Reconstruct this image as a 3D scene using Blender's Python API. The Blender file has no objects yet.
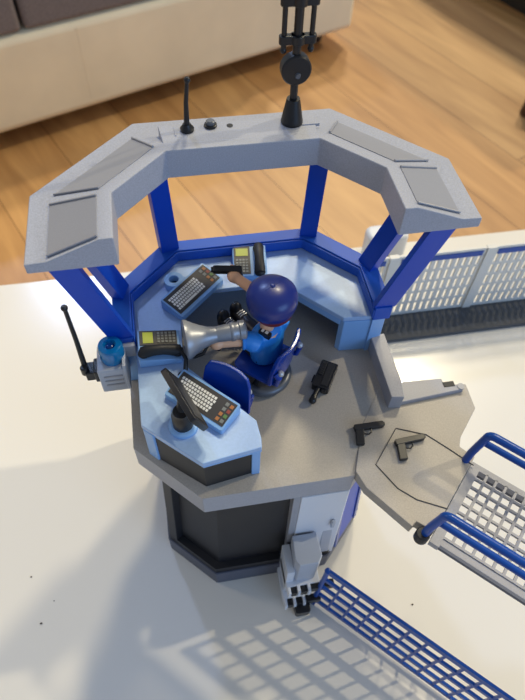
import bpy, bmesh, math, random
from mathutils import Vector, Matrix
random.seed(7)
S = 0.01            # everything is written in centimetres above the table top
TZ = 45.0           # height of the table top above the floor (cm)
PI = math.pi
C = bpy.context.scene.collection
D = bpy.data

# ---------------------------------------------------------------- materials
def s2l(c):
    c = c / 255.0
    return c / 12.92 if c <= 0.04045 else ((c + 0.055) / 1.055) ** 2.4
def rgb(r, g, b): return (s2l(r), s2l(g), s2l(b), 1)
def plastic(name, col, rough=0.4, metal=0.0, grain=0.0, gscale=900, coat=0.0, bump=0.0, trans=0.0, var=0.0):
    m = D.materials.new(name); m.use_nodes = True
    nt = m.node_tree; b = nt.nodes['Principled BSDF']
    b.inputs['Base Color'].default_value = col
    b.inputs['Roughness'].default_value = rough
    b.inputs['Metallic'].default_value = metal
    b.inputs['Coat Weight'].default_value = coat
    if 'blue' in name and 'light' not in name: b.inputs['Specular IOR Level'].default_value = 0.3
    b.inputs['Coat Roughness'].default_value = 0.15
    b.inputs['Transmission Weight'].default_value = trans
    if grain or bump or var:
        tc = nt.nodes.new('ShaderNodeTexCoord')
        n = nt.nodes.new('ShaderNodeTexNoise'); n.inputs['Scale'].default_value = gscale
        n.inputs['Detail'].default_value = 3
        nt.links.new(tc.outputs['Object'], n.inputs['Vector'])
        if grain:
            mx = nt.nodes.new('ShaderNodeMixRGB'); mx.blend_type = 'MULTIPLY'; mx.inputs[0].default_value = 1
            r = nt.nodes.new('ShaderNodeMapRange')
            r.inputs['From Min'].default_value = 0.3; r.inputs['From Max'].default_value = 0.7
            r.inputs['To Min'].default_value = 1 - grain; r.inputs['To Max'].default_value = 1 + grain
            nt.links.new(n.outputs['Fac'], r.inputs['Value'])
            mx.inputs[1].default_value = col
            nt.links.new(r.outputs['Result'], mx.inputs[2])
            nt.links.new(mx.outputs[0], b.inputs['Base Color'])
        if bump:
            bp = nt.nodes.new('ShaderNodeBump'); bp.inputs['Strength'].default_value = bump
            bp.inputs['Distance'].default_value = 0.0004
            nt.links.new(n.outputs['Fac'], bp.inputs['Height'])
            nt.links.new(bp.outputs['Normal'], b.inputs['Normal'])
        if var:
            r2 = nt.nodes.new('ShaderNodeMapRange')
            n2 = nt.nodes.new('ShaderNodeTexNoise'); n2.inputs['Scale'].default_value = gscale * 0.05
            nt.links.new(tc.outputs['Object'], n2.inputs['Vector'])
            r2.inputs['To Min'].default_value = rough - var; r2.inputs['To Max'].default_value = rough + var
            nt.links.new(n2.outputs['Fac'], r2.inputs['Value'])
            nt.links.new(r2.outputs['Result'], b.inputs['Roughness'])
    return m
M = {}
M['grey'] = plastic('grey_plastic', rgb(160, 160, 166), 0.5, grain=0.08, gscale=1500, bump=0.12, var=0.06)
M['roof'] = plastic('roof_blue_grey_plastic', rgb(164, 167, 178), 0.45, grain=0.13, gscale=1500, bump=0.14, var=0.06)
M['roofpanel'] = plastic('roof_panel_plastic', rgb(146, 147, 154), 0.42, grain=0.06, gscale=2500, bump=0.08)
M['greypanel'] = plastic('fine_grey_plastic', rgb(152, 153, 160), 0.36, grain=0.10, gscale=2500, bump=0.15)
M['floorgrey'] = plastic('floor_grey_plastic', rgb(170, 163, 154), 0.5, grain=0.10, gscale=1300, bump=0.12, var=0.08)
M['blue'] = plastic('deep_blue_plastic', rgb(8, 68, 182), 0.4)
M['sillblue'] = plastic('sill_blue_plastic', rgb(26, 82, 184), 0.42)
M['railblue'] = plastic('railing_blue_plastic', rgb(18, 72, 158), 0.3, coat=0.2)
M['chairblue'] = plastic('chair_blue_plastic', rgb(8, 56, 152), 0.25, coat=0.3)
M['desk'] = plastic('light_blue_plastic', rgb(156, 186, 226), 0.33, grain=0.04, gscale=700, bump=0.08, var=0.08)
M['desk2'] = plastic('sky_blue_plastic', rgb(132, 176, 228), 0.32)
M['black'] = plastic('black_plastic', rgb(22, 23, 27), 0.35)
M['black2'] = plastic('matt_black_plastic', rgb(28, 29, 33), 0.55)
M['navy'] = plastic('dark_panel_plastic', rgb(20, 21, 28), 0.5)
M['basegrey'] = plastic('slate_grey_plastic', rgb(72, 77, 94), 0.45)
M['white'] = plastic('white_plastic', rgb(214, 218, 226), 0.4)
M['palegrey'] = plastic('pale_grey_plastic', rgb(176, 182, 194), 0.38)
M['silver'] = plastic('silver_grey_plastic', rgb(150, 153, 160), 0.38, metal=0.45)
M['ring'] = plastic('ring_grey_plastic', rgb(96, 100, 108), 0.35, metal=0.3)
M['pin'] = plastic('pale_pin_plastic', rgb(190, 192, 196), 0.3, metal=0.3)
M['cap'] = plastic('cap_navy_plastic', rgb(26, 44, 124), 0.34, coat=0.15)
M['skin'] = plastic('skin_plastic', rgb(250, 192, 150), 0.42)
M['shirt'] = plastic('azure_shirt_plastic', rgb(48, 142, 232), 0.36)
M['trousers'] = plastic('dark_trousers_plastic', rgb(20, 24, 44), 0.4)
M['hair'] = plastic('red_brown_hair_plastic', rgb(120, 42, 28), 0.4)
M['keys'] = plastic('white_key_print', rgb(232, 232, 228), 0.5)
M['panel'] = plastic('charcoal_print', rgb(54, 52, 52), 0.5)
M['keyred'] = plastic('red_key_print', rgb(146, 66, 56), 0.5)
M['keygreen'] = plastic('green_key_print', rgb(92, 128, 70), 0.5)
M['keyorange'] = plastic('orange_key_print', rgb(172, 112, 62), 0.5)
M['lcd'] = plastic('lime_screen_print', rgb(172, 182, 48), 0.4)
M['keygrey'] = plastic('grey_key_print', rgb(120, 124, 122), 0.5)
M['gun'] = plastic('gunmetal_plastic', rgb(42, 41, 41), 0.4, metal=0.15)
M['lens'] = plastic('blue_translucent_plastic', rgb(16, 150, 226), 0.12, trans=0.45, coat=0.4)
M['bulb'] = plastic('deep_blue_insert', rgb(8, 60, 130), 0.25)
M['leather'] = plastic('cream_leather', rgb(250, 239, 208), 0.5, grain=0.05, gscale=8, bump=0.1)
M['fabric'] = plastic('grey_fabric', rgb(126, 118, 116), 0.9, grain=0.2, gscale=300)
M['fridge'] = plastic('pale_furniture_lacquer', rgb(200, 190, 176), 0.4)
M['slotwhite'] = plastic('slotted_panel_plastic', rgb(214, 212, 206), 0.42)
M['roadgrey'] = plastic('dark_base_plastic', rgb(80, 82, 86), 0.9)
M['brown'] = plastic('dark_brown_wood', rgb(70, 44, 30), 0.5)
M['groove'] = plastic('groove_shadow_plastic', rgb(78, 78, 80), 0.6)
M['cable'] = plastic('grey_cable_rubber', rgb(110, 108, 104), 0.5)
M['speck'] = plastic('dark_crumb', rgb(60, 44, 36), 0.8)

def table_mat():
    m = plastic('white_lacquer', rgb(226, 222, 214), 0.14)
    nt = m.node_tree; b = nt.nodes['Principled BSDF']
    tc = nt.nodes.new('ShaderNodeTexCoord'); n = nt.nodes.new('ShaderNodeTexNoise')
    n.inputs['Scale'].default_value = 9; n.inputs['Detail'].default_value = 4
    nt.links.new(tc.outputs['Object'], n.inputs['Vector'])
    r = nt.nodes.new('ShaderNodeMapRange')
    r.inputs['To Min'].default_value = 0.10; r.inputs['To Max'].default_value = 0.26
    nt.links.new(n.outputs['Fac'], r.inputs['Value']); nt.links.new(r.outputs['Result'], b.inputs['Roughness'])
    return m
M['table'] = table_mat()

def wood_mat():
    m = D.materials.new('oak_planks'); m.use_nodes = True
    nt = m.node_tree; b = nt.nodes['Principled BSDF']; L = nt.links.new
    tc = nt.nodes.new('ShaderNodeTexCoord')
    mp = nt.nodes.new('ShaderNodeMapping'); mp.inputs['Rotation'].default_value = (0, 0, math.radians(66))
    L(tc.outputs['Object'], mp.inputs['Vector'])
    br = nt.nodes.new('ShaderNodeTexBrick')
    br.inputs['Scale'].default_value = 1.0
    br.inputs['Brick Width'].default_value = 1.4; br.inputs['Row Height'].default_value = 0.19
    br.inputs['Mortar Size'].default_value = 0.0012; br.inputs['Mortar Smooth'].default_value = 0.3
    br.inputs['Color1'].default_value = rgb(208, 166, 112); br.inputs['Color2'].default_value = rgb(186, 140, 88)
    br.inputs['Mortar'].default_value = rgb(120, 82, 48)
    br.offset = 0.37
    L(mp.outputs[0], br.inputs['Vector'])
    mp2 = nt.nodes.new('ShaderNodeMapping'); mp2.inputs['Rotation'].default_value = (0, 0, math.radians(66))
    mp2.inputs['Scale'].default_value = (1.2, 9, 1)
    # scale is applied before rotation, so rotate first
    mp2.inputs['Scale'].default_value = (1, 1, 1)
    mp3 = nt.nodes.new('ShaderNodeMapping'); mp3.inputs['Scale'].default_value = (1.6, 11, 1)
    L(tc.outputs['Object'], mp2.inputs['Vector']); L(mp2.outputs[0], mp3.inputs['Vector'])
    n = nt.nodes.new('ShaderNodeTexNoise'); n.inputs['Scale'].default_value = 1.6; n.inputs['Detail'].default_value = 6
    n.inputs['Distortion'].default_value = 0.8
    L(mp3.outputs[0], n.inputs['Vector'])
    cr = nt.nodes.new('ShaderNodeValToRGB')
    cr.color_ramp.elements[0].position = 0.3; cr.color_ramp.elements[0].color = (0.62, 0.52, 0.42, 1)
    cr.color_ramp.elements[1].position = 0.7; cr.color_ramp.elements[1].color = (1.12, 1.1, 1.05, 1)
    L(n.outputs['Fac'], cr.inputs[0])
    mx = nt.nodes.new('ShaderNodeMixRGB'); mx.blend_type = 'MULTIPLY'; mx.inputs[0].default_value = 0.75
    L(br.outputs['Color'], mx.inputs[1]); L(cr.outputs[0], mx.inputs[2])
    L(mx.outputs[0], b.inputs['Base Color'])
    b.inputs['Roughness'].default_value = 0.45
    return m
M['wood'] = wood_mat()

# ---------------------------------------------------------------- mesh helpers
class MB:
    def __init__(s): s.v = []; s.f = []; s.m = []
    def add(s, vs, fs, mi=0, T=None):
        o = len(s.v)
        for v in vs:
            v = Vector(v)
            if T is not None: v = T @ v
            s.v.append(v)
        for f in fs: s.f.append([i + o for i in f]); s.m.append(mi)
        return s
    def box(s, x0, x1, y0, y1, z0, z1, mi=0, T=None):
        vs = [(x0,y0,z0),(x1,y0,z0),(x1,y1,z0),(x0,y1,z0),(x0,y0,z1),(x1,y0,z1),(x1,y1,z1),(x0,y1,z1)]
        return s.add(vs, [(3,2,1,0),(4,5,6,7),(0,1,5,4),(1,2,6,5),(2,3,7,6),(3,0,4,7)], mi, T)
    def prism(s, poly, z0, z1, mi=0, T=None, top=None):
        n = len(poly); top = top or poly
        z0s = z0 if isinstance(z0, (list, tuple)) else [z0]*n
        z1s = z1 if isinstance(z1, (list, tuple)) else [z1]*n
        vs = [(p[0],p[1],z0s[i]) for i, p in enumerate(poly)] + [(p[0],p[1],z1s[i]) for i, p in enumerate(top)]
        fs = [tuple(range(n-1,-1,-1)), tuple(range(n,2*n))] + [(i,(i+1)%n,n+(i+1)%n,n+i) for i in range(n)]
        return s.add(vs, fs, mi, T)
    def loft(s, rings, closed=True, caps=True, mi=0, T=None):
        n = len(rings[0]); vs = [p for r in rings for p in r]; fs = []
        for k in range(len(rings)-1):
            for i in range(n if closed else n-1):
                a = k*n+i; b = k*n+(i+1)%n
                fs.append((a,b,b+n,a+n))
        if caps: fs.append(tuple(range(n-1,-1,-1))); fs.append(tuple(range((len(rings)-1)*n, len(rings)*n)))
        return s.add(vs, fs, mi, T)
    def tube(s, pts, r, n=12, mi=0, T=None, caps=True):
        pts = [Vector(p) for p in pts]; rs = r if isinstance(r, (list, tuple)) else [r]*len(pts)
        rings = []; up = None
        for i, p in enumerate(pts):
            t = ((pts[min(i+1,len(pts)-1)]-p).normalized() + (p-pts[max(i-1,0)]).normalized()).normalized()
            if up is None: up = Vector((0,0,1)) if abs(t.z) < 0.9 else Vector((1,0,0))
            a = (up - t*up.dot(t)).normalized(); up = a; b = t.cross(a)
            rings.append([p + (a*math.cos(q)+b*math.sin(q))*rs[i] for q in [2*PI*k/n for k in range(n)]])
        return s.loft(rings, True, caps, mi, T)
    def lathe(s, prof, n=32, mi=0, T=None, cap=True):   # prof: (r, z)
        rings = [[(r*math.cos(2*PI*k/n), r*math.sin(2*PI*k/n), z) for k in range(n)] for r, z in prof]
        return s.loft(rings, True, cap, mi, T)
    def ball(s, c, rx, ry=None, rz=None, n=20, mi=0, T=None):
        ry = ry or rx; rz = rz or rx; m = n//2
        rings = []
        for j in range(1, m):
            a = -PI/2 + PI*j/m
            rings.append([(c[0]+rx*math.cos(a)*math.cos(2*PI*k/n), c[1]+ry*math.cos(a)*math.sin(2*PI*k/n), c[2]+rz*math.sin(a)) for k in range(n)])
        return s.loft(rings, True, True, mi, T)
    def band(s, a, b, z0, z1, mi=0, T=None):   # open strip between polyline a (outer) and b (inner), each with own heights
        # a,b lists of (x,y); z0,z1 scalars or per-side tuples ((outer z),(inner z))
        n = len(a)
        za0, zb0 = z0 if isinstance(z0, tuple) else (z0, z0)
        za1, zb1 = z1 if isinstance(z1, tuple) else (z1, z1)
        rings = [[(a[i][0],a[i][1],za0),(b[i][0],b[i][1],zb0),(b[i][0],b[i][1],zb1),(a[i][0],a[i][1],za1)] for i in range(n)]
        return s.loft(rings, True, True, mi, T)

def build(name, mb, mat, parent=None, bevel=0, seg=2, smooth=True, angle=35, loc=(0,0,0), rotz=0, sub=0):
    me = D.meshes.new(name)
    bm = bmesh.new()
    vs = [bm.verts.new(v * S) for v in mb.v]
    for f, mi in zip(mb.f, mb.m):
        try: fc = bm.faces.new([vs[i] for i in f]); fc.material_index = mi
        except ValueError: pass
    bmesh.ops.recalc_face_normals(bm, faces=bm.faces[:])
    bm.to_mesh(me); bm.free()
    for m in (mat if isinstance(mat, (list, tuple)) else [mat]): me.materials.append(m if not isinstance(m, str) else M[m])
    if smooth:
        for p in me.polygons: p.use_smooth = True
        me.set_sharp_from_angle(angle=math.radians(angle))
    o = D.objects.new(name, me); C.objects.link(o)
    if parent is not None: o.parent = parent; o.location = Vector(loc)*S
    else: o.location = (loc[0]*S, loc[1]*S, (loc[2]+TZ)*S)
    o.rotation_euler = (0, 0, rotz)
    if bevel:
        bv = o.modifiers.new('bevel', 'BEVEL'); bv.width = bevel*S; bv.segments = seg
        bv.limit_method = 'ANGLE'; bv.angle_limit = math.radians(40); bv.harden_normals = True
    if sub:
        sb = o.modifiers.new('sub', 'SUBSURF'); sb.levels = sub; sb.render_levels = sub
    return o
def thing(name, label, cat, loc=(0,0,0), rotz=0, group=None, rot=None):
    o = D.objects.new(name, None); C.objects.link(o)
    o.location = (loc[0]*S, loc[1]*S, (loc[2]+TZ)*S); o.rotation_euler = rot or (0, 0, rotz)
    o.empty_display_size = 0.01
    o['label'] = label; o['category'] = cat
    if group: o['group'] = group
    return o
def tag(o, label, cat, group=None):
    o['label'] = label; o['category'] = cat
    if group: o['group'] = group
    return o
def dup(root, loc, rot, label):
    def cp(o, par):
        c = o.copy(); C.objects.link(c); c.parent = par
        for ch in list(o.children): cp(ch, c)
        return c
    r = cp(root, None); r.location = (loc[0]*S, loc[1]*S, (loc[2]+TZ)*S); r.rotation_euler = rot; r['label'] = label
    return r
def RT(loc=(0,0,0), rx=0, ry=0, rz=0):
    return Matrix.Translation(Vector(loc)) @ Matrix.Rotation(rz,4,'Z') @ Matrix.Rotation(ry,4,'Y') @ Matrix.Rotation(rx,4,'X')
def frame(o, x, z):   # matrix with origin o, x axis x, z axis z
    z = Vector(z).normalized(); x = Vector(x); x = (x - z*x.dot(z)).normalized(); y = z.cross(x)
    m = Matrix((x, y, z)).transposed().to_4x4(); m.translation = Vector(o); return m
def round_poly(pts, r, k=4):
    out = []; n = len(pts)
    for i in range(n):
        p = Vector(pts[i]); a = (Vector(pts[i-1])-p); b = (Vector(pts[(i+1)%n])-p)
        d = min(r, a.length*0.45, b.length*0.45); A = p+a.normalized()*d; B = p+b.normalized()*d
        for j in range(k+1):
            t = j/k; out.append(tuple((1-t)**2*A + 2*t*(1-t)*p + t*t*B))
    return out
def arc(c, r, a0, a1, n): return [(c[0]+r*math.cos(a0+(a1-a0)*i/n), c[1]+r*math.sin(a0+(a1-a0)*i/n)) for i in range(n+1)]

# ---------------------------------------------------------------- setting
fl = build('floor', MB().box(-260, 320, -160, 420, -1, 0), 'wood', loc=(0,0,-TZ), smooth=False)
fl['kind'] = 'structure'

t = thing('coffee_table', 'glossy white coffee table carrying the whole toy police station', 'table', (0,0,-TZ))
build('tabletop', MB().box(-62, 66, -44, 26.2, TZ-3.2, TZ), 'table', t, bevel=0.25, seg=3)
for sx in (-1, 1): build('side_panel', MB().box(2+sx*54-1.5, 2+sx*54+1.5, -38, 22, 0, TZ-3.2), 'table', t, bevel=0.1)
build('shelf', MB().box(-50.5, 54.5, -36, 20, 12, 14.5), 'table', t, bevel=0.1)

# sofa behind, turned a little
ang = math.atan2(30, 73)
t = thing('sofa', 'low cream leather sofa with grey seat cushions behind the table', 'sofa', (55.5,154,-TZ), ang)
L0 = -230
build('sofa_base', MB().box(L0, 0, 0, 88, 4.5, 26), 'leather', t, bevel=2.2, seg=4)
for k in range(3):
    x0 = L0+1+k*68
    build('seat_cushion', MB().box(x0, x0+67.4, .4, 76, 26, 38), 'fabric', t, bevel=1.3, seg=4)
build('leather_arm', MB().box(-25, -1, 6, 84, 26, 34), 'leather', t, bevel=2, seg=3)
build('backrest', MB().box(L0, -1, 76, 94, 4.5, 60), 'leather', t, bevel=2, seg=3)
for x in (L0+6, L0+110, -8):
    for y in (8, 80): build('foot', MB().lathe([(2.2,0),(2.6,4.6)], 16, T=RT((x,y,0))), 'black', t)
for k in (-82, -165): build('seam', MB().tube([(k,0.03,6),(k,0.03,24.5)], 0.1, 8), 'leather', t)

# pale cabinet, top right corner
t = thing('low_cabinet', 'pale lacquered low cabinet at the far right beyond the wooden floor', 'cabinet', (112.5,166,-TZ), math.atan2(-18,6.7))
build('cabinet_body', MB().box(-70, 70, 0.5, 40, 6, 42), 'fridge', t, bevel=0.6)
build('plinth', MB().box(-67, 67, 4, 38, 0, 6), 'black2', t)
for k in range(3): build('door', MB().box(-69+k*46.5, -69+k*46.5+45.5, -0.9, 0.5, 7, 41), 'fridge', t, bevel=0.3)
t = thing('chair_foot', 'dark brown furniture foot with pale cap at right edge of the floor', 'furniture leg', (94.5,112,-TZ))
build('foot_post', MB().lathe([(2.4,0),(2.6,.3),(2.2,7)], 20), 'brown', t)
build('foot_cap', MB().lathe([(2.5,7),(2.7,7.3),(2.7,9),(2.3,9.6)], 20), 'fridge', t)

# ---------------------------------------------------------------- the tower
tw = thing('toy_control_tower', 'grey and blue toy police control tower with open octagonal roof on the white table', 'toy tower', (0,0,0))
def octa(d, w, e=None, v=None):
    e = d if e is None else e; v = w if v is None else v
    return [(-w,-e),(w,-e),(d,-v),(d,v),(w,e),(-w,e),(-d,v),(-d,-v)]
# base plinth and column
base = octa(7.44, 4.22)
mb = MB(); mb.prism([(x*1.0,y*1.0) for x,y in base], 0, 2.3)
build('base_plinth', mb, 'basegrey', tw, bevel=0.08)
colb = octa(7.3, 4.2); colt = octa(6.75, 3.9)
mb = MB()
mb.prism([(x*.93,y*.93) for x,y in colb], 2.3, 13.5, top=[(x*.93,y*.93) for x,y in colt])
build('column_core', mb, 'navy', tw)
# frames around the column panels: corner bars
def colpt(i, z, k=1.0):
    f = (z-2.3)/11.2; a = colb[i % 8]; b = colt[i % 8]
    return Vector(((a[0]*(1-f)+b[0]*f)*k, (a[1]*(1-f)+b[1]*f)*k, z))
for i in range(8):
    if i == 0: continue
    mb = MB()
    prv, nxt = (i-1) % 8, (i+1) % 8
    def ring(z):
        p = colpt(i,z); a = p + (colpt(prv,z)-p).normalized()*0.7; b = p + (colpt(nxt,z)-p).normalized()*0.7
        c = p*0.86; c.z = z; return [a, p, b, Vector((b.x*.9,b.y*.9,z)), Vector((a.x*.9,a.y*.9,z))]
    mb.loft([ring(2.3), ring(13.5)])
    build('corner_post', mb, 'navy' if i in (0,7,6) else 'palegrey', tw, bevel=0.05)
mb = MB()
for i in range(8):
    if i == 0: pass
    a, b = colpt(i,3.0), colpt(i+1,3.0); c, d = colpt(i,2.3), colpt(i+1,2.3)
    mb.loft([[c, c*0.9+Vector((0,0,.23)), a*0.9+Vector((0,0,.3)), a], [d, d*0.9+Vector((0,0,.23)), b*0.9+Vector((0,0,.3)), b]])
build('panel_frame', mb, 'navy', tw)
# white wall panel and door on the front right of the column
mb = MB(); mb.prism([(1.35,-7.15),(4.55,-7.15),(4.9,-6.6),(4.6,-6.2),(1.35,-6.2)], 2.3, 13.5, top=[(1.42,-6.95),(4.35,-6.95),(4.7,-6.4),(4.4,-6),(1.42,-6)])
wp = build('white_wall_panel', mb, 'white', tw, bevel=0.06)
build('frame_strip', MB().prism([(.9,-7.1),(1.35,-7.1),(1.35,-6.2),(.9,-6.2)], 2.3, 13.5, top=[(.95,-6.9),(1.42,-6.9),(1.42,-6),(.95,-6)]), 'greypanel', tw, bevel=0.04)
build('door_handle', MB().box(3.75,4.0,-7.3,-7.1,8.2,9.2), 'palegrey', wp, bevel=0.05)
# blue door frame on the diagonal face to the right
T = frame((4.75,-6.95,2.3), (1,1,0), (-.05,.05,1))
build('blue_door_frame', MB().box(0.1,.45,-.1,.5,0,10.9,T=T).box(2.9,3.3,-.1,.5,0,10.9,T=T).box(.45,2.9,-.1,.5,10,10.9,T=T), 'railblue', tw, bevel=0.04)
build('blue_door', MB().box(.45,2.9,.02,.35,0,10,T=T), 'blue', tw, bevel=0.04)

# platform floor
PO = [(-8.04,3.3),(-8.04,-3.17),(-4.4,-6.9),(4.4,-6.9),(4.72,-7.75),(6.63,-10.39),(7.3,-11.15),(11.6,-7.55),(10.95,-6.25),(11.25,-5.65),(12.87,-3.85),(12.92,-2.08),(8.4,-1.55),(8.4,3.4),(8.04,5.3),(4.7,8.7),(-4.7,8.7),(-8.04,5.2)]
def inset(poly, d):
    n = len(poly); out = []
    for i in range(n):
        p0, p1, p2 = Vector(poly[i-1]), Vector(poly[i]), Vector(poly[(i+1)%n])
        a = (p1-p0).normalized(); b = (p2-p1).normalized()
        na = Vector((-a.y,a.x)); nb = Vector((-b.y,b.x)); m = (na+nb); m /= max(0.3, m.dot(na))
        out.append(tuple(p1+m*d))
    return out
Ptow = [(-8.04,4.4),(-8.04,-3.17),(-4.4,-6.9),(4.4,-6.9),(8.3,-3.2),(8.3,4.4),(4.6,8.5),(-4.6,8.5)]
mb = MB()
inn = inset(Ptow, 0.8)
mb.prism(Ptow, 13.5, 15.62)
build('platform', mb, 'grey', tw, bevel=0.05)
mb = MB(); mb.loft([[(x,y,15.62) for x,y in Ptow], [(x,y,15.83) for x,y in inn]])
build('platform_floor', mb, 'floorgrey', tw)
# landing that carries the bridge
LP = [(4.42,-6.75),(4.75,-7.8),(6.63,-10.39),(6.95,-10.15),(7.74,-10.84),(11.6,-6.98),(10.95,-6.2),(11.25,-5.6),(12.87,-3.85),(12.92,-2.08),(7.5,-1.3),(5.5,-4)]
build('landing', MB().prism(LP, 14.95, 15.86), 'floorgrey', tw, bevel=0.06)
g = [(7.55,-4.45,15.88),(9.22,-5.15,15.88),(10.26,-6.28,15.88),(11.3,-7.5,15.88)]
g2 = [(7.55,-4.45,15.88),(5.69,-6.54,15.88),(6.51,-8.14,15.88),(7.37,-8.96,15.88),(8.5,-9.54,15.88),(8.9,-9.75,15.88)]
build('engraved_line', MB().tube(g, 0.033, 6).tube(g2, 0.033, 6), 'groove', tw)
# low parapet wall with hinge rail
pw = MB().prism([(7.47,1.75),(7.47,-2.98),(8.25,-3.1),(8.42,-1.95),(8.42,1.75)], 15.6, 17.1)
pw.prism([(8.0,-2.95),(8.2,-1.7),(8.9,-1.5),(11.35,-1.62),(11.4,-2.15),(12.3,-2.2),(12.45,-2.4),(12.3,-2.62)], 15.7, 16.2)
build('parapet', pw, 'grey', tw, bevel=0.06)
build('hinge_slot', MB().box(11.3,12.0,-2.3,-1.95,15.84,16.24), 'black2', tw)
build('hinge_pin', MB().tube([(12.35,-2.4,15.83),(12.35,-2.4,16.25)], .22, 16), 'greypanel', tw)

# walls under the sill (light blue) - open polyline of the C shape
so = [(-8.3,1.45),(-8.3,5.35),(-4.85,8.95),(4.85,8.95),(8.3,5.35),(8.3,1.45)]
si = [(-7.2,1.45),(-7.2,4.95),(-4.15,8.05),(4.15,8.05),(7.2,4.95),(7.2,1.45)]
sw = [(-8.1,1.6),(-8.1,5.2),(-4.75,8.75),(4.75,8.75),(8.1,5.2),(8.1,1.6)]
build('outer_wall', MB().band(sw, si, 15.6, 19.0), 'desk2', tw, bevel=0.04)
build('window_sill', MB().band(so, si, 19.0, (20.1, 20.1)).band([(x*.999,y*.999) for x,y in si], [(x*.985,y*.985) for x,y in si], 19.25, 20.0), 'sillblue', tw, bevel=0.05)
# posts (flat U-shaped bars with a raised rib)
def post(p, q, wx, wy, name='post'):
    p = Vector(p); q = Vector(q); d = (q-p).normalized()
    x = Vector((wx[0],wx[1],0)).normalized(); w = wy[0]; dd = wy[1]
    y = Vector((-x.y,x.x,0))
    mb = MB()
    pr = [(-w/2,-dd/2),(w/2,-dd/2),(w/2,dd/2),(w/2-.16,dd/2),(w/2-.16,-dd/2+.18),(-w/2+.16,-dd/2+.18),(-w/2+.16,dd/2),(-w/2,dd/2)]
    mb.loft([[c + x*a + y*b for a,b in pr] for c in (p, q)])
    return build(name, mb, 'blue', tw, bevel=0.03)
post((-7.8,1.75,20.0), (-9.45,.75,27.15), (1,0), (1.35,.4))
post((7.8,1.75,20.0), (9.25,.75,27.15), (1,0), (1.35,.4))
post((-7.75,5.15,20.0), (-9.6,4.2,27.15), (.35,1), (1.25,.7))
post((7.75,5.15,20.0), (9.6,4.2,27.15), (.35,-1), (1.25,.7))
post((-4.6,8.5,20.0), (-4.85,8.7,27.15), (1,.3), (1.15,.8))
post((4.6,8.5,20.0), (4.95,8.8,27.15), (1,-.3), (1.1,.8))

# roof canopy: wedge section with outer lip, raised inner ridge, recessed panels
ro = [(-11,.42),(-11,5.2),(-5.69,10.66),(5.69,10.66),(11,5.2),(11,.42)]
ri = [(-6.83,.56),(-6.83,3.69),(-4.05,6.53),(4.05,6.53),(6.83,3.69),(6.83,.56)]
def mixp(a, b, f): return [(p[0]*(1-f)+q[0]*f, p[1]*(1-f)+q[1]*f) for p,q in zip(a,b)]
r1 = mixp(ro, ri, 0.42)      # lip / slope break (flat outer part)
r2 = mixp(ro, ri, 0.84)      # top of slope
ZL, ZT, ZB = 27.68, 28.66, 27.0
rings = []
for i in range(6):
    rings.append([(*ro[i],ZB+.1), (*ri[i],ZB-.05), (*ri[i],ZT), (*r2[i],ZT), (*mixp(ro,ri,.24)[i],ZL+.02), (*ro[i],ZL)])
mb = MB(); mb.loft(rings)
rf = build('roof_canopy', mb, 'roof', tw, bevel=0.07, seg=2)
# inlaid panels on the slope with fine raised edge lines
def slope_pt(seg, s, f):     # s along segment 0..1, f across 0 (outer) .. 1 (inner)
    a = Vector(ro[seg])*(1-s)+Vector(ro[seg+1])*s; b = Vector(ri[seg])*(1-s)+Vector(ri[seg+1])*s
    p = a*(1-f)+b*f
    z = ZL+.02 if f < .24 else (ZL+.02+(ZT-ZL-.02)*(f-.24)/.60 if f < .84 else ZT)
    return Vector((p.x,p.y,z))
def inlay(seg, s0, s1, f0=.25, f1=.83):
    mb = MB(); q = [slope_pt(seg,s0,f0),slope_pt(seg,s1,f0),slope_pt(seg,s1,f1),slope_pt(seg,s0,f1)]
    up = Vector((0,0,.05)); dn = Vector((0,0,-.2))
    mb.loft([[p+dn for p in q],[p+up for p in q]])
    build('roof_panel', mb, 'roofpanel', rf, bevel=0.02)
    for s in (s0, s1):
        e = MB().tube([slope_pt(seg,s,f0)+Vector((0,0,.08)), slope_pt(seg,s,f1)+Vector((0,0,.08))], .06, 8)
        build('panel_rim', e, 'roofpanel', rf)
inlay(0, .07, .88); inlay(1, .04, .9); inlay(3, .1, .95); inlay(4, .1, .9)
build('roof_ridge_mark', MB().box(-3.45,-3.38,7.7,8.5,28.5,28.72), 'roof', rf)
build('roof_ridge_mark', MB().box(3.35,4.3,7.75,7.82,28.55,28.72), 'roof', rf)
# flat deck carrying the aerials on the back segment
build('aerial_deck', MB().prism([(-4.1,7.0),(4.0,7.0),(4.2,8.7),(-4.3,8.7)], 28.0, 28.67), 'roof', rf, bevel=.05)
build('screw_hole', MB().lathe([(.17,28.66),(.17,28.69)], 20, T=RT((-.5,8.25,0))), 'black', rf)

# desk
do = [(7.2,1.62),(7.18,5.0),(4.15,8.05),(-4.15,8.05),(-7.16,5.0),(-7.14,-3.75),(-4.15,-6.5),(-.98,-6.05),(-.92,-5.5),(-1.0,-4.4),(-4.3,-.4),(-4.5,.9),(-4.4,3.1),(-2.3,5.2),(2.15,5.2),(5.45,1.75)]
dk = build('console_desk', MB().prism(do, 18.85, 19.2), 'desk', tw, bevel=0.06, seg=2)
build('desk_side_panel', MB().prism([(5.5,1.7),(7.25,1.58),(7.25,1.95),(5.3,2.05)], 15.83, 18.85), 'desk2', dk, bevel=0.04)
build('desk_leg', MB().box(-1.5,-1.02,-6.0,-5.6,15.83,18.85), 'desk2', dk, bevel=0.05)
build('desk_leg', MB().prism([(-7.1,-3.8),(-6.6,-4.3),(-6.2,-4.0),(-7.05,-3.0)], 15.83, 18.85), 'desk2', dk, bevel=0.05)
build('under_desk_shade', MB().prism([(-6.6,-4.15),(-4.1,-6.3),(-1.5,-5.9),(-1.55,-5.6),(-4.0,-5.95),(-6.4,-3.8)], 15.83, 18.85), 'black2', dk)  # black sheet added to stand in for the shade below the desk edge
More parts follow.
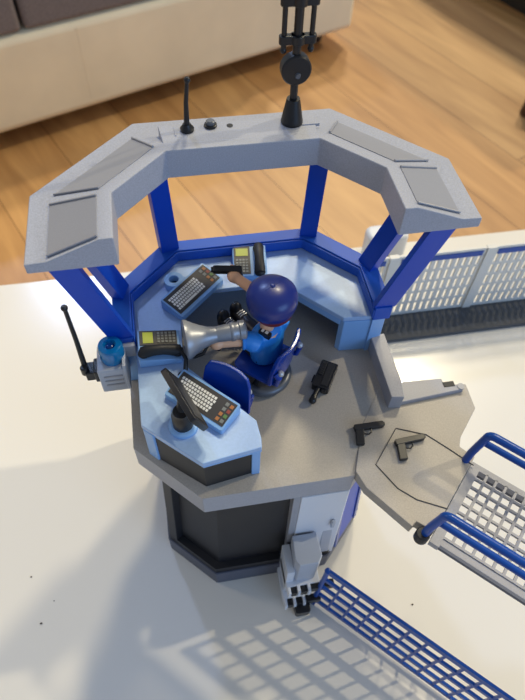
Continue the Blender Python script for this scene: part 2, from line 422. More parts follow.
build('desk_apron', MB().prism([(5.3,1.95),(5.5,2.1),(2.35,5.45),(2.2,5.2)], 18.3, 18.85), 'desk2', dk, bevel=0.04)
build('desk_apron', MB().prism([(-7.1,-3.7),(-4.12,-6.45),(-.98,-6.0),(-1.0,-5.75),(-4.05,-6.15),(-6.9,-3.5)], 18.6, 18.85), 'desk2', dk)

# ---------------------------------------------------------------- bridge
bu = Vector((.7071,-.7071,0)); bv = Vector((.7071,.7071,0))
BO = bu*13.12
TB = Matrix(((bu.x,bv.x,0,BO.x),(bu.y,bv.y,0,BO.y),(0,0,1,0),(0,0,0,1)))
br = thing('toy_footbridge', 'grey grid footbridge with blue tube handrails leading off to the right', 'toy bridge', (BO.x,BO.y,15.2), -PI/4)
mb = MB(); x0, x1 = 0.05, 24; y0, y1 = -2.75, 3.0; pit = .58
ys = [-2.1+i*.6 for i in range(9)]
mb.box(x0, x0+.55, y0, y1, 0, .5)
mb.box(x0+.55, x1, ys[-1]-.05, y1, 0, .5)
k = 0; x = x0+.55
while x < x1:
    mb.box(x+.43, x+.58, ys[0]-.05, ys[-1], .3, .5); x += .58
for y in ys[:-1]: mb.box(x0+.5, x1, y-.07, y+.07, .31, .49)
build('grid_deck', mb, 'grey', br)
build('side_beam', MB().box(x0+.2, x1, y0+.15, ys[0]-.05, .05, .42), 'grey', br, bevel=.05)
build('lower_beam', MB().box(x0+.2, x1, y0+.2, y0+.6, -.35, .05), 'basegrey', br, bevel=.05)
build('side_beam', MB().box(x0+.2, x1, y1-.35, y1-.02, -.3, 0), 'basegrey', br, bevel=.05)
def handrail(yb, zt, zl, yt):
    h = MB()
    path = [(-.35,yb,.6),(-.3,yb+(yt-yb)*.3,1.5),(-.05,yt,zt-.35)]
    for a in range(5):
        q = a/4*PI/2; path.append((.35-.4*math.cos(q)*1.0+0.0, yt, zt-.35+.35*math.sin(q)))
    path.append((24, yt, zt))
    h.tube(path, .235, 14)
    h.tube([(0.0,yt,zl),(24,yt,zl)], .2, 12)
    return h
build('handrail', handrail(-2.55, 3.25, 2.1, -2.25), 'railblue', br)
build('handrail', handrail(2.75, 3.4, 2.45, 3.25), 'railblue', br)
for yb in (-2.75,):
    c = build('rail_clamp', MB().lathe([(.36,-.1),(.4,0),(.4,.6),(.36,.7)], 18, T=RT((-.42,yb+.1,.0))).box(-.55,-.05,yb+.1,yb+.75,.1,.6), 'black2', br, bevel=.04)

# ---------------------------------------------------------------- white connector post with clips + blue grid fence
cp = thing('connector_post', 'pale grey wall connector post with black clips at the foot of the tower', 'connector post', (1.9,-8.3,0))
build('post_body', MB().prism([(-.75,1.1),(-.85,-.55),(-.6,-.95),(.65,-.95),(1.0,-.5),(.95,1.1)], 3.3, 7.6), 'palegrey', cp, bevel=.08)
build('side_channel', MB().box(-1.35,-.8,-.9,1.1,0,6.0), 'white', cp, bevel=.06)
mb = MB().box(-1.35,1.05,-1.25,1.0,2.9,3.9)
for x in (-1.3,-.62,.12): mb.box(x,x+.22,-1.75,-1.2,2.8,3.9)
build('upper_hook_row', mb, 'white', cp, bevel=.05)
mb = MB().box(-1.5,1.0,-1.45,1.0,.6,1.5)
for x in (-1.45,-.8,-.1): mb.box(x,x+.22,-2.0,-1.4,.6,1.5)
build('lower_hook_row', mb, 'white', cp, bevel=.05)
build('post_core', MB().box(-1.2,.9,-1.0,1.0,0,.7).box(-1.2,.9,-1.0,1.0,1.4,3.0), 'palegrey', cp)
for x, w, y, z in ((-1.05,.4,-1.7,2.95),(-.38,.48,-1.7,2.95),(.36,1.7,-1.62,3.0),(-1.2,.35,-1.95,.7),(-.55,.42,-1.95,.7),(.15,1.1,-1.9,.75)):
    build('black_clip', MB().box(x,x+w,y,y+.5,z,z+.78), 'black', cp, bevel=.05)
build('black_foot', MB().prism(round_poly([(-.75,-1.6),(-.7,-2.5),(.4,-2.5),(.45,-1.6)],.2), 0, .95), 'black', cp, bevel=.04)

F0 = Vector((2.25,-9.45,0))
fe = thing('toy_grid_fence', 'dark blue grid fence standing on the table below the footbridge', 'toy fence', (F0.x+.55,F0.y-.45,0.02), -PI/4)
mb = MB(); FL = 25; zb, zt = .5, 7.1
for k in range(5):
    z = zb+(zt-zb)*k/4; r = (.22,.2,.2,.2,.3)[k]
    mb.box(0, FL, -.1, .1, z-r, z+r)
x = 0
while x < FL: mb.box(x-.085, x+.085, -.08, .08, zb, zt); x += 1.22
for v_ in mb.v: v_.x += .04*v_.z-.1; v_.y += .045*v_.z
build('grid_panel', mb, 'railblue', fe, bevel=.02)
build('fence_post', MB().tube([(-.05,0,.3),(.1,.3,7.2)], .17, 14).ball((.1,.3,7.2),.22), 'railblue', fe)
build('fence_foot', MB().box(-.3,.2,-.3,.3,0,.4), 'railblue', fe)

# ---------------------------------------------------------------- slotted white wall behind
wl = thing('toy_station_wall', 'white slotted toy wall on a dark grey strip behind the tower, right side', 'toy wall', (0,15.8,0))
build('base_strip', MB().box(9.5, 62, -3.2, .3, 0, .45), 'roadgrey', wl, bevel=.05)
PW = 9.4; xs = 10.6-PW*0; xw = 14.0
mb = MB()
starts = [5.8+PW*i for i in range(6)]
def slot_panel(xa):
    m = MB(); w = PW-.0; z0, z1 = .45, 8.9
    cols = 12; rows = 5; pz = (z1-.75-z0-.35)/rows; px = (w-1.1)/cols
    hw, hh = .30, 1.15
    m.box(xa, xa+.55, -.12, .12, z0, z1); m.box(xa+w-.55, xa+w, -.12, .12, z0, z1)
    m.box(xa+.55, xa+w-.55, -.12, .12, z1-.85, z1); m.box(xa+.55, xa+w-.55, -.12, .12, z0, z0+.45)
    for r in range(rows):
        zc = z0+.45+pz*r
        m.box(xa+.55, xa+w-.55, -.1, .1, zc+hh+.0, zc+pz)
        for c in range(cols+1):
            xc = xa+.55+px*c
            m.box(xc-(px-hw)/2 if c else xc, xc+(px-hw)/2 if c < cols else xc, -.1, .1, zc-.01, zc+hh+.01)
    return m
for i, xa in enumerate(starts):
    p = build('slotted_panel', slot_panel(xa), 'slotwhite', wl)
    build('blue_label', MB().box(xa+.75, xa+PW-.75, -.2, -.12, 8.0, 8.6), 'railblue', p)
    build('pilaster', MB().box(xa-.45, xa+.45, -.3, .25, .45, 8.95), 'slotwhite', wl, bevel=.05)

# socket block and cable on the table's far edge
sk = thing('white_adapter_block', 'rounded white block with black plug on the table behind the tower', 'adapter', (18.3,24.7,0))
build('adapter_body', MB().prism(round_poly([(-2.2,-1.2),(2.4,-1.2),(2.4,1.3),(-2.2,1.3)], 1.1, 6), 0, 3.4), 'white', sk, bevel=.5, seg=3)
mb = MB().lathe([(.8,0),(.85,1.6),(.6,1.9)], 20, T=RT((-1.3,-1.2,2.4),rx=PI/2)).box(-1.85,-1.55,-2.2,-1.5,3.0,3.7).box(-1.05,-.75,-2.2,-1.5,3.0,3.8)
build('black_plug', mb, 'black2', sk, bevel=.1)
cb = build('cable', MB().tube([(0,0,.15),(.2,.9,.35),(.5,2.1,.5),(1.0,3.4,-.6),(1.8,5.2,-6),(3.2,9,-22),(5,18,-44.6),(8,40,-44.7)], .14, 8), 'cable', loc=(16.3,23.6,0))
tag(cb, 'thin grey cable rising behind the blue window sill over the table edge', 'cable')

# crumbs on the table
crumbs = [((11,555),'tiny brown crumb nearest the upper left of the bare table'),]
def bp(px, py, z=0):
    y, pi, r = math.radians(CAM['yaw']), math.radians(CAM['pitch']), math.radians(CAM['roll'])
    F = Vector((math.sin(y)*math.cos(pi), math.cos(y)*math.cos(pi), -math.sin(pi)))
    Rt = Vector((math.cos(y), -math.sin(y), 0)); U = Rt.cross(F)
    R2 = math.cos(r)*Rt+math.sin(r)*U; U2 = -math.sin(r)*Rt+math.cos(r)*U
    return F, R2, U2
CAM = dict(x=-4.062, y=-19.87, z=47.603, yaw=11.785, pitch=54.258, roll=2.468, f=598.03)
for x, y, r, lab in ((-18.13,-4.68,.07,'dark crumb on the bare table top farthest from the tower'),(-16.38,-6.72,.05,'small dark crumb left of the tower shadow on the table'),(-17.26,-8.16,.09,'brown crumb on the table, lowest at the left'),
                     (7.15,-11.8,.06,'dark crumb on the table under the footbridge'),(10.1,-11.4,.08,'dark crumb on the table nearest the footbridge'),(9.6,-14.0,.05,'small dark crumb between the blue fence and the footbridge')):
    tag(build('crumb', MB().ball((0,0,.04), r, r*.8, .045, 8), 'speck', loc=(x,y,0)), lab, 'crumb', 'crumbs on the table')

# ---------------------------------------------------------------- roof aerials
ms = thing('aerial_mast', 'tall black radio mast with round joint and side rods on the roof', 'aerial', (2.85,8.15,28.66))
build('cone_foot', MB().lathe([(.58,0),(.6,.1),(.57,.25),(.37,1.3),(.35,1.38)], 28), 'black', ms)
build('mast_pole', MB().tube([(0,0,1.2),(0,0,3),(0,0,12.5)], [.2,.21,.25], 16), 'black', ms)
jt = build('round_joint', MB().lathe([(.2,-.42),(.82,-.38),(.9,-.28),(.9,.28),(.82,.38),(.2,.42)], 32, T=RT((0,0,3.0),rx=PI/2)@Matrix.Scale(.86,4)), 'black', ms)
build('joint_screw', MB().lathe([(.16,0),(.12,.1)], 14, T=RT((0.05,-.36,2.8),rx=PI/2)), 'ring', jt)
for z in (4.25, 6.0, 9.0):
    build('cross_arm', MB().prism(round_poly([(-.92,-.2),(.92,-.2),(.92,.2),(-.92,.2)],.2), z, z+.42).lathe([(.38,z),(.38,z+.42)],18), 'black', ms, bevel=.05)
for sx in (-1, 1):
    build('side_rod', MB().tube([(sx*.68,0,3.95),(sx*.68,0,12.7)], .13, 12).ball((sx*.68,0,3.95),.17,n=12), 'black', ms)
an = thing('stub_aerial', 'short black rod aerial standing left on the back of the roof', 'aerial', (-2.78,8.15,28.66))
build('aerial_foot', MB().lathe([(.36,0),(.37,.14),(.3,.22),(.2,.4)], 24), 'black', an)
build('aerial_rod', MB().tube([(0,0,.2),(0.06,.02,1.6),(0.2,.05,2.7)], [.16,.12,.1], 14).ball((.21,.05,2.75),.17,n=14), 'black', an)
kb = thing('roof_knob', 'small round grey capped knob beside the stub aerial on the roof', 'knob', (-1.52,8.35,28.66))
build('knob_ring', MB().lathe([(.34,0),(.34,.12),(.3,.16)], 24), 'black', kb)
build('knob_cap', MB().lathe([(.24,.1),(.24,.3),(.18,.36)], 24), 'ring', kb)

# ---------------------------------------------------------------- siren box with beacon, and whip aerial
sr = thing('siren_box', 'grey vented box with blue beacon on the left outside wall of the tower', 'siren', (-8.35,1.25,17.75))
bx = MB().box(-1.05,.52,-1.3,.45,-.6,1.55)
build('siren_housing', bx, 'palegrey', sr, bevel=.1)
build('mounting_plate', MB().box(.2,1.2,-.1,.6,1.0,2.0).box(.4,.6,-1.35,.6,-.5,1.9), 'palegrey', sr, bevel=.05)
for k in range(3): build('vent_slot', MB().box(-.75,.3,-1.34,-1.28,.05+k*.42,.19+k*.42), 'greypanel', sr, bevel=.02)
bc = build('beacon_lens', MB().lathe([(.7,1.55),(.72,1.65),(.72,2.5),(.64,2.68),(.36,2.74),(.3,2.55),(.1,2.55)], 36, T=RT((-.12,-.32,0))), 'lens', sr)
build('beacon_insert', MB().lathe([(.26,1.6),(.24,2.57),(.12,2.66)], 20, T=RT((-.12,-.32,0))), 'bulb', bc)
wa = thing('whip_aerial', 'long black whip aerial leaning out left of the blue beacon', 'aerial', (-9.4,.75,18.4))
build('clip_body', MB().box(-.75,.06,-.5,.35,-.3,.45).tube([(-.75,-.2,.1),(-.75,-.2,.75)],.24,14).box(-.25,.02,-.6,.45,-.4,.6), 'black', wa, bevel=.08)
build('whip_rod', MB().tube([(-.72,-.05,.4),(-.84,.6,2.2),(-.95,1.05,4.4)], [.17,.14,.12], 14).ball((-.96,1.08,4.5), .2, n=14), 'black', wa)

# ---------------------------------------------------------------- keyboards (local: x right, y away, base z 0; rear higher)
def keyboard(loc, rz, label, wedge_len=3.45, wd=1.75, cup=False):
    k = thing('toy_keyboard', label, 'keyboard', loc, rz, 'keyboards on the console desk')
    a, b = wedge_len/2, wd/2
    prof = [(-a,-b),(a,-b),(a,b),(-a,b)]
    build('case', MB().prism(round_poly(prof,.12,2), 0, [.42 if p[1] < 0 else .78 for p in round_poly(prof,.12,2)]), 'desk2', k, bevel=.04)
    sl = .36/wd
    T = Matrix.Translation((0,0,.60)) @ Matrix.Rotation(math.atan(sl),4,'X')
    build('key_field', MB().box(-a+.12,a-.12,-b+.2,b-.12,-.02,.02,T=T), 'panel', k)
    mb = MB()
    for r in range(5):
        nx = 13; p = .185
        for c in range(nx):
            if r == 0 and 3 <= c <= 8: continue
            xx = -a+.3+c*p+(.05*(r % 2)); yy = -b+.42+r*.205
            mb.box(xx,xx+.135,yy,yy+.15,0,.045,T=T)
    mb.box(-a+.3+3*.185,-a+.3+9*.185-.05,-b+.42,-b+.57,0,.045,T=T)
    build('white_keys', mb, 'keys', k)
    m2 = {'keyorange': MB(), 'keyred': MB(), 'keygreen': MB(), 'keygrey': MB()}
    order = ['keyorange','keygrey','keyorange','keygreen','keygrey','keyred','keygrey','keyorange']
    q = 0
    for r in range(4):
        for c in range(2):
            xx = a-.72+c*.3; yy = -b+.34+r*.31
            m2[order[q]].box(xx,xx+.2,yy,yy+.2,0,.04,T=T); q += 1
    for kk, m_ in m2.items(): build('colour_keys', m_, kk, k)
    if cup:
        ox, oy = cup
        ring = [(ox+.62*math.cos(x),oy+.62*math.sin(x)) for x in [2*PI*i/28 for i in range(28)]]
        rin = [(ox+.3*math.cos(x),oy+.3*math.sin(x)) for x in [2*PI*i/28 for i in range(28)]]
        mb = MB()
        rings = [[(*ring[i],0),(*ring[i],.62),(*rin[i],.62),(*rin[i],0)] for i in range(28)]
        mb.loft(rings+[rings[0]], caps=False)
        build('socket_ring', mb, 'desk2', k, bevel=.04)
        build('socket_arm', MB().prism([(ox-.55,oy),(ox-.55,b-.05),(ox+.6,b-.05),(ox+.6,oy),(ox+.35,oy-.35),(ox-.35,oy-.35)] if False else [(ox-.5,b-.05),(ox+.62,b-.05),(ox+.62,oy-.25),(ox+.1,oy-.5),(ox-.45,oy-.45)], 0, .5), 'desk2', k)
        build('socket_floor', MB().lathe([(.31,.02),(.31,.1)], 20, T=RT((ox,oy,0))), 'navy', k)
    return k
keyboard((-3.45,4.93,19.2), math.atan2(2.65,2.78), 'light blue keyboard with empty round holder, by the back window sill', 3.95, 1.75, cup=(-.1,1.45))
keyboard((-3.75,-3.0,19.2), math.atan2(-2.6,2.6), 'light blue keyboard in front of the black monitor near the front of desk', 3.95, 1.75)

# ---------------------------------------------------------------- phones: local, screen at +y end, handset at +x*side
def phone(loc, rz, label, side):
    p = thing('toy_desk_phone', label, 'phone', loc, rz, 'desk phones on the console desk')
    s = side
    def xs(a, b): return (a*s, b*s) if s > 0 else (b*s, a*s)
    x0, x1 = xs(-1.08, 1.1)
    build('phone_base', MB().prism([(x0,-1.2),(x1,-1.2),(x1,1.2),(x0,1.2)], 0, [.4,.4,.75,.75]), 'desk2', p, bevel=.08)
    T = Matrix.Translation((0,0,.585)) @ Matrix.Rotation(math.atan(.35/2.4),4,'X')
    a, b = xs(-.98,.05)
    build('keypad_field', MB().box(a,b,-1.05,1.08,-.01,.04,T=T), 'panel', p)
    a, b = xs(-.86,-.08)
    build('screen', MB().box(a,b,.32,.9,.03,.06,T=T), 'lcd', p)
    mb = MB()
    for r in range(5):
        for c in range(4):
            xx = -.86+c*.205; a, b = xs(xx, xx+.14); mb.box(a,b,-.95+r*.22,-.95+r*.22+.14,.03,.07,T=T)
    build('phone_keys', mb, 'keygrey', p)
    cx = .62*s
    path = [(cx,-1.12+i*.21,.62+.02*i+.2*math.sin(PI*i/10)) for i in range(11)]
    h = MB().tube(path, [.33,.35,.33,.31,.3,.3,.3,.31,.33,.35,.33], 14)
    h.ball((cx,-1.02,.58),.36,.34,.27,16).ball((cx,.88,.74),.36,.34,.27,16)
    build('handset', h, 'black2', p)
    return p
phone((.4,6.85,19.2), math.radians(-6), 'light blue desk phone with black handset beside the pointed pistol', 1)
phone((-5.78,1.02,19.2), math.radians(90), 'light blue desk phone with black handset next to the megaphone', -1)
cd = build('phone_cord', MB().tube([(-4.9,.15,19.9),(-4.55,.2,19.95),(-4.35,-.3,19.9),(-4.45,-.8,19.6),(-4.6,-1.0,19.35)], .13, 10).lathe([(.3,19.2),(.28,19.35),(.12,19.5)],16,T=RT((-4.65,-1.0,0))), 'black')
tag(cd, 'short black coiled cord end standing on desk between phone and monitor', 'cord')

# ---------------------------------------------------------------- monitor
mo = thing('toy_monitor', 'thin black flat monitor on round light blue foot at front of desk', 'monitor', (-4.9,-4.15,19.2))
build('round_foot', MB().lathe([(.8,0),(.8,.18),(.72,.26),(.62,.3)], 32), 'desk2', mo, bevel=.02)
build('pedestal', MB().lathe([(.56,.28),(.56,1.2),(.46,1.35),(.44,1.6)], 28), 'black', mo)
mx_ = Vector((1.5,-3.9,0)).normalized(); mu = Vector((-.22,-.42,.88)); mu = (mu-mx_*mu.dot(mx_)).normalized()
T = frame((.24,.42,2.0), mx_, mx_.cross(mu))
build('screen_housing', MB().prism(round_poly([(-1.75,-.9),(1.75,-.9),(1.75,.9),(-1.75,.9)],.2,3), -.17, .17, T=T), 'black', mo, bevel=.05)
build('screen_glass', MB().box(-1.55,1.55,-.75,.75,-.2,-.16,T=T), 'gun', mo)
build('screen_arm', MB().tube([(0,0,1.3),(.15,.5,1.8)], .3, 14), 'black', mo)

# ---------------------------------------------------------------- chairs
def chair(loc, rz, label):   # faces +x, origin on the floor
    c = thing('toy_swivel_chair', label, 'chair', loc, rz, 'blue swivel chairs')
    seat = round_poly([(-1.45,-1.55),(1.4,-1.45),(1.4,1.45),(-1.45,1.55)], .5, 4)
    build('seat', MB().prism(seat, 1.65, 1.95), 'chairblue', c, bevel=.1, seg=3)
    rings = []
    for i in range(7):
        f = i/6; z = 1.75+f*2.75; w = 1.6-.22*f*f; x = -1.35-.25*f*f-.15*f
        if i == 6: w -= .15
        row = []
        for j in range(9):
            g = -1+2*j/8; row.append((x+.28*g*g*1.0, g*w, z))
        back = [(p[0]-.26, p[1], p[2]) for p in reversed(row)]
        rings.append(row+back)
    build('backrest', MB().loft(rings), 'chairblue', c, bevel=.08, seg=3, angle=50)
    ringp = [(1.5*math.cos(2*PI*i/40),1.5*math.sin(2*PI*i/40),.33) for i in range(41)]
    build('base_ring', MB().tube(ringp, .32, 14, caps=False), 'ring', c)
    build('spokes', MB().tube([(-1.3,0,.3),(1.3,0,.3)],.16,10).tube([(0,-1.3,.3),(0,1.3,.3)],.16,10), 'black2', c)
    build('column', MB().lathe([(.4,.2),(.3,.5),(.3,1.7)], 20), 'ring', c)
    for sy in (-1, 1):
        a = build('armrest', MB().tube([(-1.5,sy*1.35,3.0),(-1.75,sy*1.35,2.7),(-1.6,sy*1.3,1.9),(-.9,sy*1.2,1.6)], [.2,.2,.17,.15], 10), 'chairblue', c)
        build('hinge_pin', MB().ball((-1.78,sy*1.2,3.0),.2,n=14), 'pin', a)
    return c
FZ = 15.83
chair((.3,.62,FZ), math.radians(141), 'blue swivel chair under the seated police figure')
chair((-3.15,-2.95,FZ), math.radians(230), 'empty blue swivel chair pushed under the desk beside the front keyboard')

# ---------------------------------------------------------------- figure
FA = math.radians(121)
fg = thing('toy_police_figure', 'toy police figure in light blue shirt and navy cap seated holding pistol and megaphone', 'toy figure', (.45,.75,FZ+1.95), FA)
# local: +x forward, +y its left
def world2loc(p):
    r = -FA; d = Vector(p)-Vector((.45,.75,FZ+1.95))
    return Vector((d.x*math.cos(r)-d.y*math.sin(r), d.x*math.sin(r)+d.y*math.cos(r), d.z))
hd = Vector((0.08,-.34,4.5))
handR = world2loc((-.85,4.15,21.25)); elbR = world2loc((.45,2.9,20.9)); shR = Vector((.0,-1.0,2.35))
handL = world2loc((-2.4,.2,20.35)); elbL = world2loc((-.85,.2,20.3)); shL = Vector((-.1,1.05,2.3))
def remesh(o, vox):
    r = o.modifiers.new('join', 'REMESH'); r.mode = 'VOXEL'; r.voxel_size = vox*S; r.use_smooth_shade = True
    s_ = o.modifiers.new('soft', 'SMOOTH'); s_.iterations = 3; s_.factor = .5
b = MB()
b.ball(hd, 1.05, 1.05, 1.15, 28)
b.tube([(0,0,2.3),(0,0,3.7)], .42, 16)
b.tube([(0,0,.2),(0,0,2.6)], [.75,.7], 20)
def fingers(c, d, palm, up):
    c = Vector(c); d = Vector(d).normalized(); up = Vector(up).normalized(); sd = d.cross(up).normalized()
    b.ball(c, .43, .42, .4, 16)
    for k, (ln, off) in enumerate(((.5,-.24),(.56,-.08),(.54,.08),(.44,.23))):
        p0 = c + up*off + d*.12
        b.tube([p0, p0+d*ln*.55+sd*.05, p0+d*ln*.85+sd*.28, p0+d*ln*.6+sd*.48], [.1,.1,.09,.08], 8)
    p0 = c + up*.2 - d*.02
    b.tube([p0, p0+sd*.32+up*.12, p0+sd*.5+d*.28+up*.05], [.12,.11,.09], 8)
dR = (handR-elbR).normalized(); dL = (handL-elbL).normalized()
b.tube([shR*.9, (shR+elbR)/2, elbR, handR], [.44,.42,.37,.31], 14)
b.tube([shL*.9, (shL+elbL)/2, elbL, handL], [.44,.42,.37,.31], 14)
fingers(handR+dR*.15, dR, 0, Vector((0,0,1)))
fingers(handL+dL*.15, dL, 0, Vector((0,0,1)))
for sy in (-1,1): b.tube([(0,sy*.5,.5),(1.2,sy*.5,.5),(2.9,sy*.5,.42)], [.42,.4,.36], 14)
body = build('body', b, 'skin', fg); remesh(body, .07)
sh = MB()
sec = []
for z, rx, ry in ((.15,.84,1.0),(.6,.9,1.06),(1.4,.88,1.14),(2.1,.8,1.2),(2.55,.68,1.08),(2.85,.42,.6)):
    sec.append([(rx*math.cos(2*PI*i/24), ry*math.sin(2*PI*i/24), z) for i in range(24)])
sh.loft(sec)
for s0, e0, h0 in ((shR,elbR,handR),(shL,elbL,handL)):
    m_ = s0.lerp(e0,.5)
    sh.tube([s0*.75, s0, m_, e0, e0.lerp(h0,.12)], [.45,.62,.58,.53,.5], 16)
sho = build('shirt', sh, 'shirt', fg); remesh(sho, .06)
for e0, h0 in ((elbR,handR),(elbL,handL)):
    build('sleeve_cuff', MB().tube([e0.lerp(h0,.06), e0.lerp(h0,.17)], .56, 20), 'shirt', sho, bevel=.04)
build('belt', MB().lathe([(.8,.28),(.86,.3),(.86,.52),(.8,.54)], 28, T=Matrix.Diagonal((1,1.12,1,1))), 'black', fg)
tr = MB()
for sy in (-1,1): tr.tube([(-.3,sy*.46,.46),(1.2,sy*.48,.5),(2.75,sy*.5,.42)], [.55,.5,.45], 16)
tr.ball((-.1,0,.4),.75,.95,.5,20)
tro = build('trousers', tr, 'trousers', fg); remesh(tro, .07)
for sy in (-1,1):
    bt = MB().tube([(2.55,sy*.5,.42),(3.2,sy*.5,.42),(3.55,sy*.5,.44)], [.48,.47,.46], 16).ball((3.5,sy*.5,.75),.36,.43,.62,18)
    bo = build('boot', bt, 'black', fg); remesh(bo, .06)
    for k in range(3): build('lace', MB().tube([(2.75+k*.16,sy*.5-.24,.86),(2.75+k*.16,sy*.5,.93),(2.75+k*.16,sy*.5+.24,.86)], .04, 6), 'pin', bo)
build('hair', MB().lathe([(.9,-.85),(1.12,-.5),(1.2,.1),(1.0,.7)], 32, T=Matrix.Translation(hd+Vector((-.12,0,0)))), 'hair', fg)
cp_ = MB(); prof = [(1.3,-.2),(1.37,.0),(1.43,.3),(1.44,.6),(1.33,.97),(1.05,1.26),(.62,1.43),(.14,1.49)]
cp_.lathe(prof, 40, T=Matrix.Translation(hd+Vector((0,0,.0))))
capo = build('cap', cp_, 'cap', fg, angle=60)
pk = MB(); arcp = [(1.05*math.cos(a),1.1*math.sin(a)) for a in [-1.1+2.2*i/12 for i in range(13)]]
outp = [(x+.62*math.cos(a*.8),y*1.0) for (x,y),a in zip(arcp,[-1.1+2.2*i/12 for i in range(13)])]
pk.prism([(x,y) for x,y in arcp]+[(x,y) for x,y in reversed(outp)], -.12, .05, T=Matrix.Translation(hd)@Matrix.Rotation(.55,4,'Y'))
build('cap_peak', pk, 'cap', capo, bevel=.04)
build('cap_button', MB().ball(hd+Vector((0,0,1.5)),.15,.15,.09,12), 'cap', capo)
build('cap_seam', MB().tube([hd+Vector((0,1.45*math.cos(a),.35+1.15*math.sin(a))) for a in [PI*i/20 for i in range(21)]], .03, 6), 'cap', capo)
for sy in (-1,1): build('eye', MB().ball(hd+Vector((.98,sy*.35,.0)),.09,.12,.17,12), 'black', fg)
build('mouth', MB().tube([hd+Vector((.98,-.3,-.38)),hd+Vector((1.02,0,-.5)),hd+Vector((.98,.3,-.38))], .035, 6), 'hair', fg)
ra = build('shoulder_radio', MB().box(-.55,.2,.35,.68,2.62,3.0,T=Matrix.Rotation(.3,4,'Z')), 'black', fg, bevel=.05)
build('radio_mark', MB().box(-.38,-.2,.42,.6,2.99,3.03,T=Matrix.Rotation(.3,4,'Z')).box(-.1,.05,.42,.6,2.99,3.03,T=Matrix.Rotation(.3,4,'Z')), 'keys', ra)

# ---------------------------------------------------------------- pistols: local x = muzzle, y = up of gun side, lying on its side, base z 0
def pistol(loc, rot, label, gname='toy pistols on the grey floor'):
    g_ = thing('toy_pistol', label, 'toy pistol', loc, group=gname, rot=rot)
    build('slide', MB().prism([(-.75,.0),(-.78,.3),(-.7,.36),(1.0,.36),(1.06,.3),(1.06,.04),(.95,0)], 0, .32), 'gun', g_, bevel=.03)
    build('grip', MB().prism([(-.72,.02),(-.22,.02),(-.3,-.3),(-.42,-.98),(-.9,-.92)], .02, .3), 'gun', g_, bevel=.04)
    build('trigger_guard', MB().tube([(-.3,-.02,.16),(-.25,-.28,.16),(.0,-.34,.16),(.2,-.22,.16),(.22,.0,.16)], .05, 8), 'gun', g_)
    build('muzzle', MB().tube([(1.0,.2,.16),(1.12,.2,.16)], .12, 12), 'black', g_)
    return g_
p1 = pistol((5.78,-4.3,FZ+.02), (0,0,math.radians(0)), 'dark toy pistol lying on the floor nearer the radio')
a = math.radians(4)
p2 = dup(p1, (7.92,-5.6,FZ+.06), (0,0,a), 'dark toy pistol lying on the engraved landing nearer the footbridge')
# pistol in hand: points to upper left of the picture
hr = Vector((-.6,4.2,21.2)) + (Vector((-.6,4.2,21.2))-Vector((.45,2.9,20.9))).normalized()*.35
hg = thing('toy_pistol', 'black toy pistol pointed by the seated figure over the back keyboard', 'toy pistol', (hr.x,hr.y,hr.z))
T = frame((-.12,.1,.1), (-1,.3,.04), (.15,.97,.25))
build('slide', MB().prism([(-.5,-.04),(-.5,.4),(1.15,.4),(1.2,.34),(1.2,.0)], -.2, .2, T=T), 'black', hg, bevel=.04)
build('muzzle', MB().tube([(1.15,.2,0),(1.32,.2,0)], .17, 14, T=T), 'black', hg)
build('grip', MB().prism([(-.5,.02),(0.0,.02),(-.12,-1.0),(-.62,-.95)], -.14, .14, T=T), 'black', hg, bevel=.04)

# ---------------------------------------------------------------- megaphone
mg = thing('toy_megaphone', 'silver grey toy megaphone held low by the seated figure', 'megaphone', (-4.25,.2,21.0))
T = frame((0,0,0), (0,0,1), (3.25,.25,-.05))
build('horn', MB().lathe([(1.0,-.05),(1.12,0),(1.12,.12),(.92,.45),(.68,.9),(.52,1.35),(.46,1.7),(.44,1.9)], 36, T=T, cap=False).lathe([(1.0,-.05),(.82,.45),(.5,1.0),(.2,1.35)],36,T=T), 'silver', mg)
build('amplifier_body', MB().lathe([(.42,1.5),(.45,1.6),(.5,2.5),(.54,2.55),(.55,2.62),(.55,2.74),(.51,2.8),(.51,3.0),(.57,3.05),(.57,3.35),(.46,3.43),(.34,3.36)], 32, T=T), 'silver', mg)
build('trigger_handle', MB().tube([(1.75,.05,-.3),(1.85,-.05,-.8),(1.8,-.1,-1.1)], [.2,.18,.17], 12), 'black', mg)
build('curly_cord', MB().tube([(1.2,-.2,-.5),(.9,-.5,-.8),(.4,-.6,-.9),(0,-.4,-1.0)], .1, 8), 'black', mg)

# ---------------------------------------------------------------- walkie talkie on the floor
wt = thing('toy_walkie_talkie', 'black toy handheld radio lying on the grey floor right of the occupied chair', 'radio', (4.05,-.42,FZ+.02), math.atan2(2.1,1.3))
build('radio_body', MB().prism(round_poly([(-.95,-.55),(1.1,-.55),(1.1,.55),(-.95,.55)],.1,2), 0, .62), 'black', wt, bevel=.05)
build('front_plate', MB().box(-.8,.95,-.38,.05,.62,.68).box(-.1,.95,.12,.42,.62,.7), 'black2', wt, bevel=.02)
for k in range(5): build('speaker_slot', MB().box(.05+k*.17,.12+k*.17,.16,.38,.69,.73), 'gun', wt)
build('stub_antenna', MB().tube([(-.9,.1,.35),(-1.45,.15,.32),(-1.8,.15,.3)], [.2,.17,.22], 12).ball((-1.85,.15,.3),.25,n=12), 'black', wt)
build('side_button', MB().box(-.6,-.1,.5,.68,.2,.45).box(-1.1,-.85,-.4,-.1,.15,.5), 'black', wt, bevel=.04)

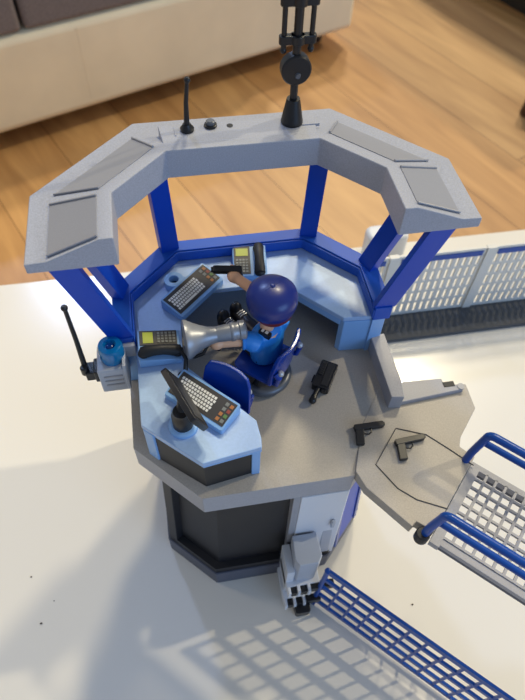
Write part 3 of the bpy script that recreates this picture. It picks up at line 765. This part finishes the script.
# ---------------------------------------------------------------- camera
cam_d = D.cameras.new('camera'); cam = D.objects.new('camera', cam_d); C.objects.link(cam)
F, R2, U2 = bp(0, 0)
m = Matrix((R2, U2, -F)).transposed().to_4x4()
m.translation = Vector((CAM['x']*S, CAM['y']*S, (CAM['z']+TZ)*S))
cam.matrix_world = m
cam_d.sensor_fit = 'VERTICAL'; cam_d.sensor_height = 36; cam_d.sensor_width = 27
cam_d.lens = CAM['f']/700*36
cam_d.clip_start = 0.02; cam_d.clip_end = 50
cam_d.dof.use_dof = True; cam_d.dof.focus_distance = 0.335; cam_d.dof.aperture_fstop = 13
bpy.context.scene.camera = cam

# ---------------------------------------------------------------- light
def sun(name, d, e, col, angle):
    l = D.lights.new(name, 'SUN'); l.energy = e; l.color = col; l.angle = math.radians(angle)
    o = D.objects.new(name, l); C.objects.link(o)
    o.rotation_euler = Vector(d).to_track_quat('-Z', 'Y').to_euler(); o.location = (0,0,3)
W_ = (1, .87, .6)
sun('window_sun', (-1.41,-.27,-1), 1.25, W_, 1.5)
sun('ceiling_lamp', (-.56,-.83,-1.5), 1.05, W_, 4)
sun('pendant_lamp', (-.22,-.72,-1.0), 1.05, W_, 5)
sun('skylight', (.24,-.97,-1.0), .55, (.42,.58,1), 3)
pl = D.lights.new('sofa_fill', 'POINT'); pl.energy = 15; pl.color = (1,.82,.6); pl.shadow_soft_size = .15  # added warm fill to brighten the sofa front, not a real lamp
po = D.objects.new('sofa_fill', pl); C.objects.link(po); po.location = (-1.4,.75,1.5)
al = D.lights.new('window_daylight', 'AREA'); al.shape = 'RECTANGLE'; al.size = 1.6; al.size_y = 1.4; al.energy = 25; al.color = (.33,.58,1)
ao = D.objects.new('window_daylight', al); C.objects.link(ao); ao.location = (1.5,-2.1,1.3)
ao.rotation_euler = (Vector((0,0,.6))-Vector(ao.location)).to_track_quat('-Z','Y').to_euler()
w = D.worlds.new('room_light'); bpy.context.scene.world = w; w.use_nodes = True
bg = w.node_tree.nodes['Background']; bg.inputs[0].default_value = (.78,.87,1,1); bg.inputs[1].default_value = .33
vs = bpy.context.scene.view_settings
vs.view_transform = 'Standard'; vs.look = 'None'; vs.gamma = 1; vs.exposure = 0; vs.use_curve_mapping = False
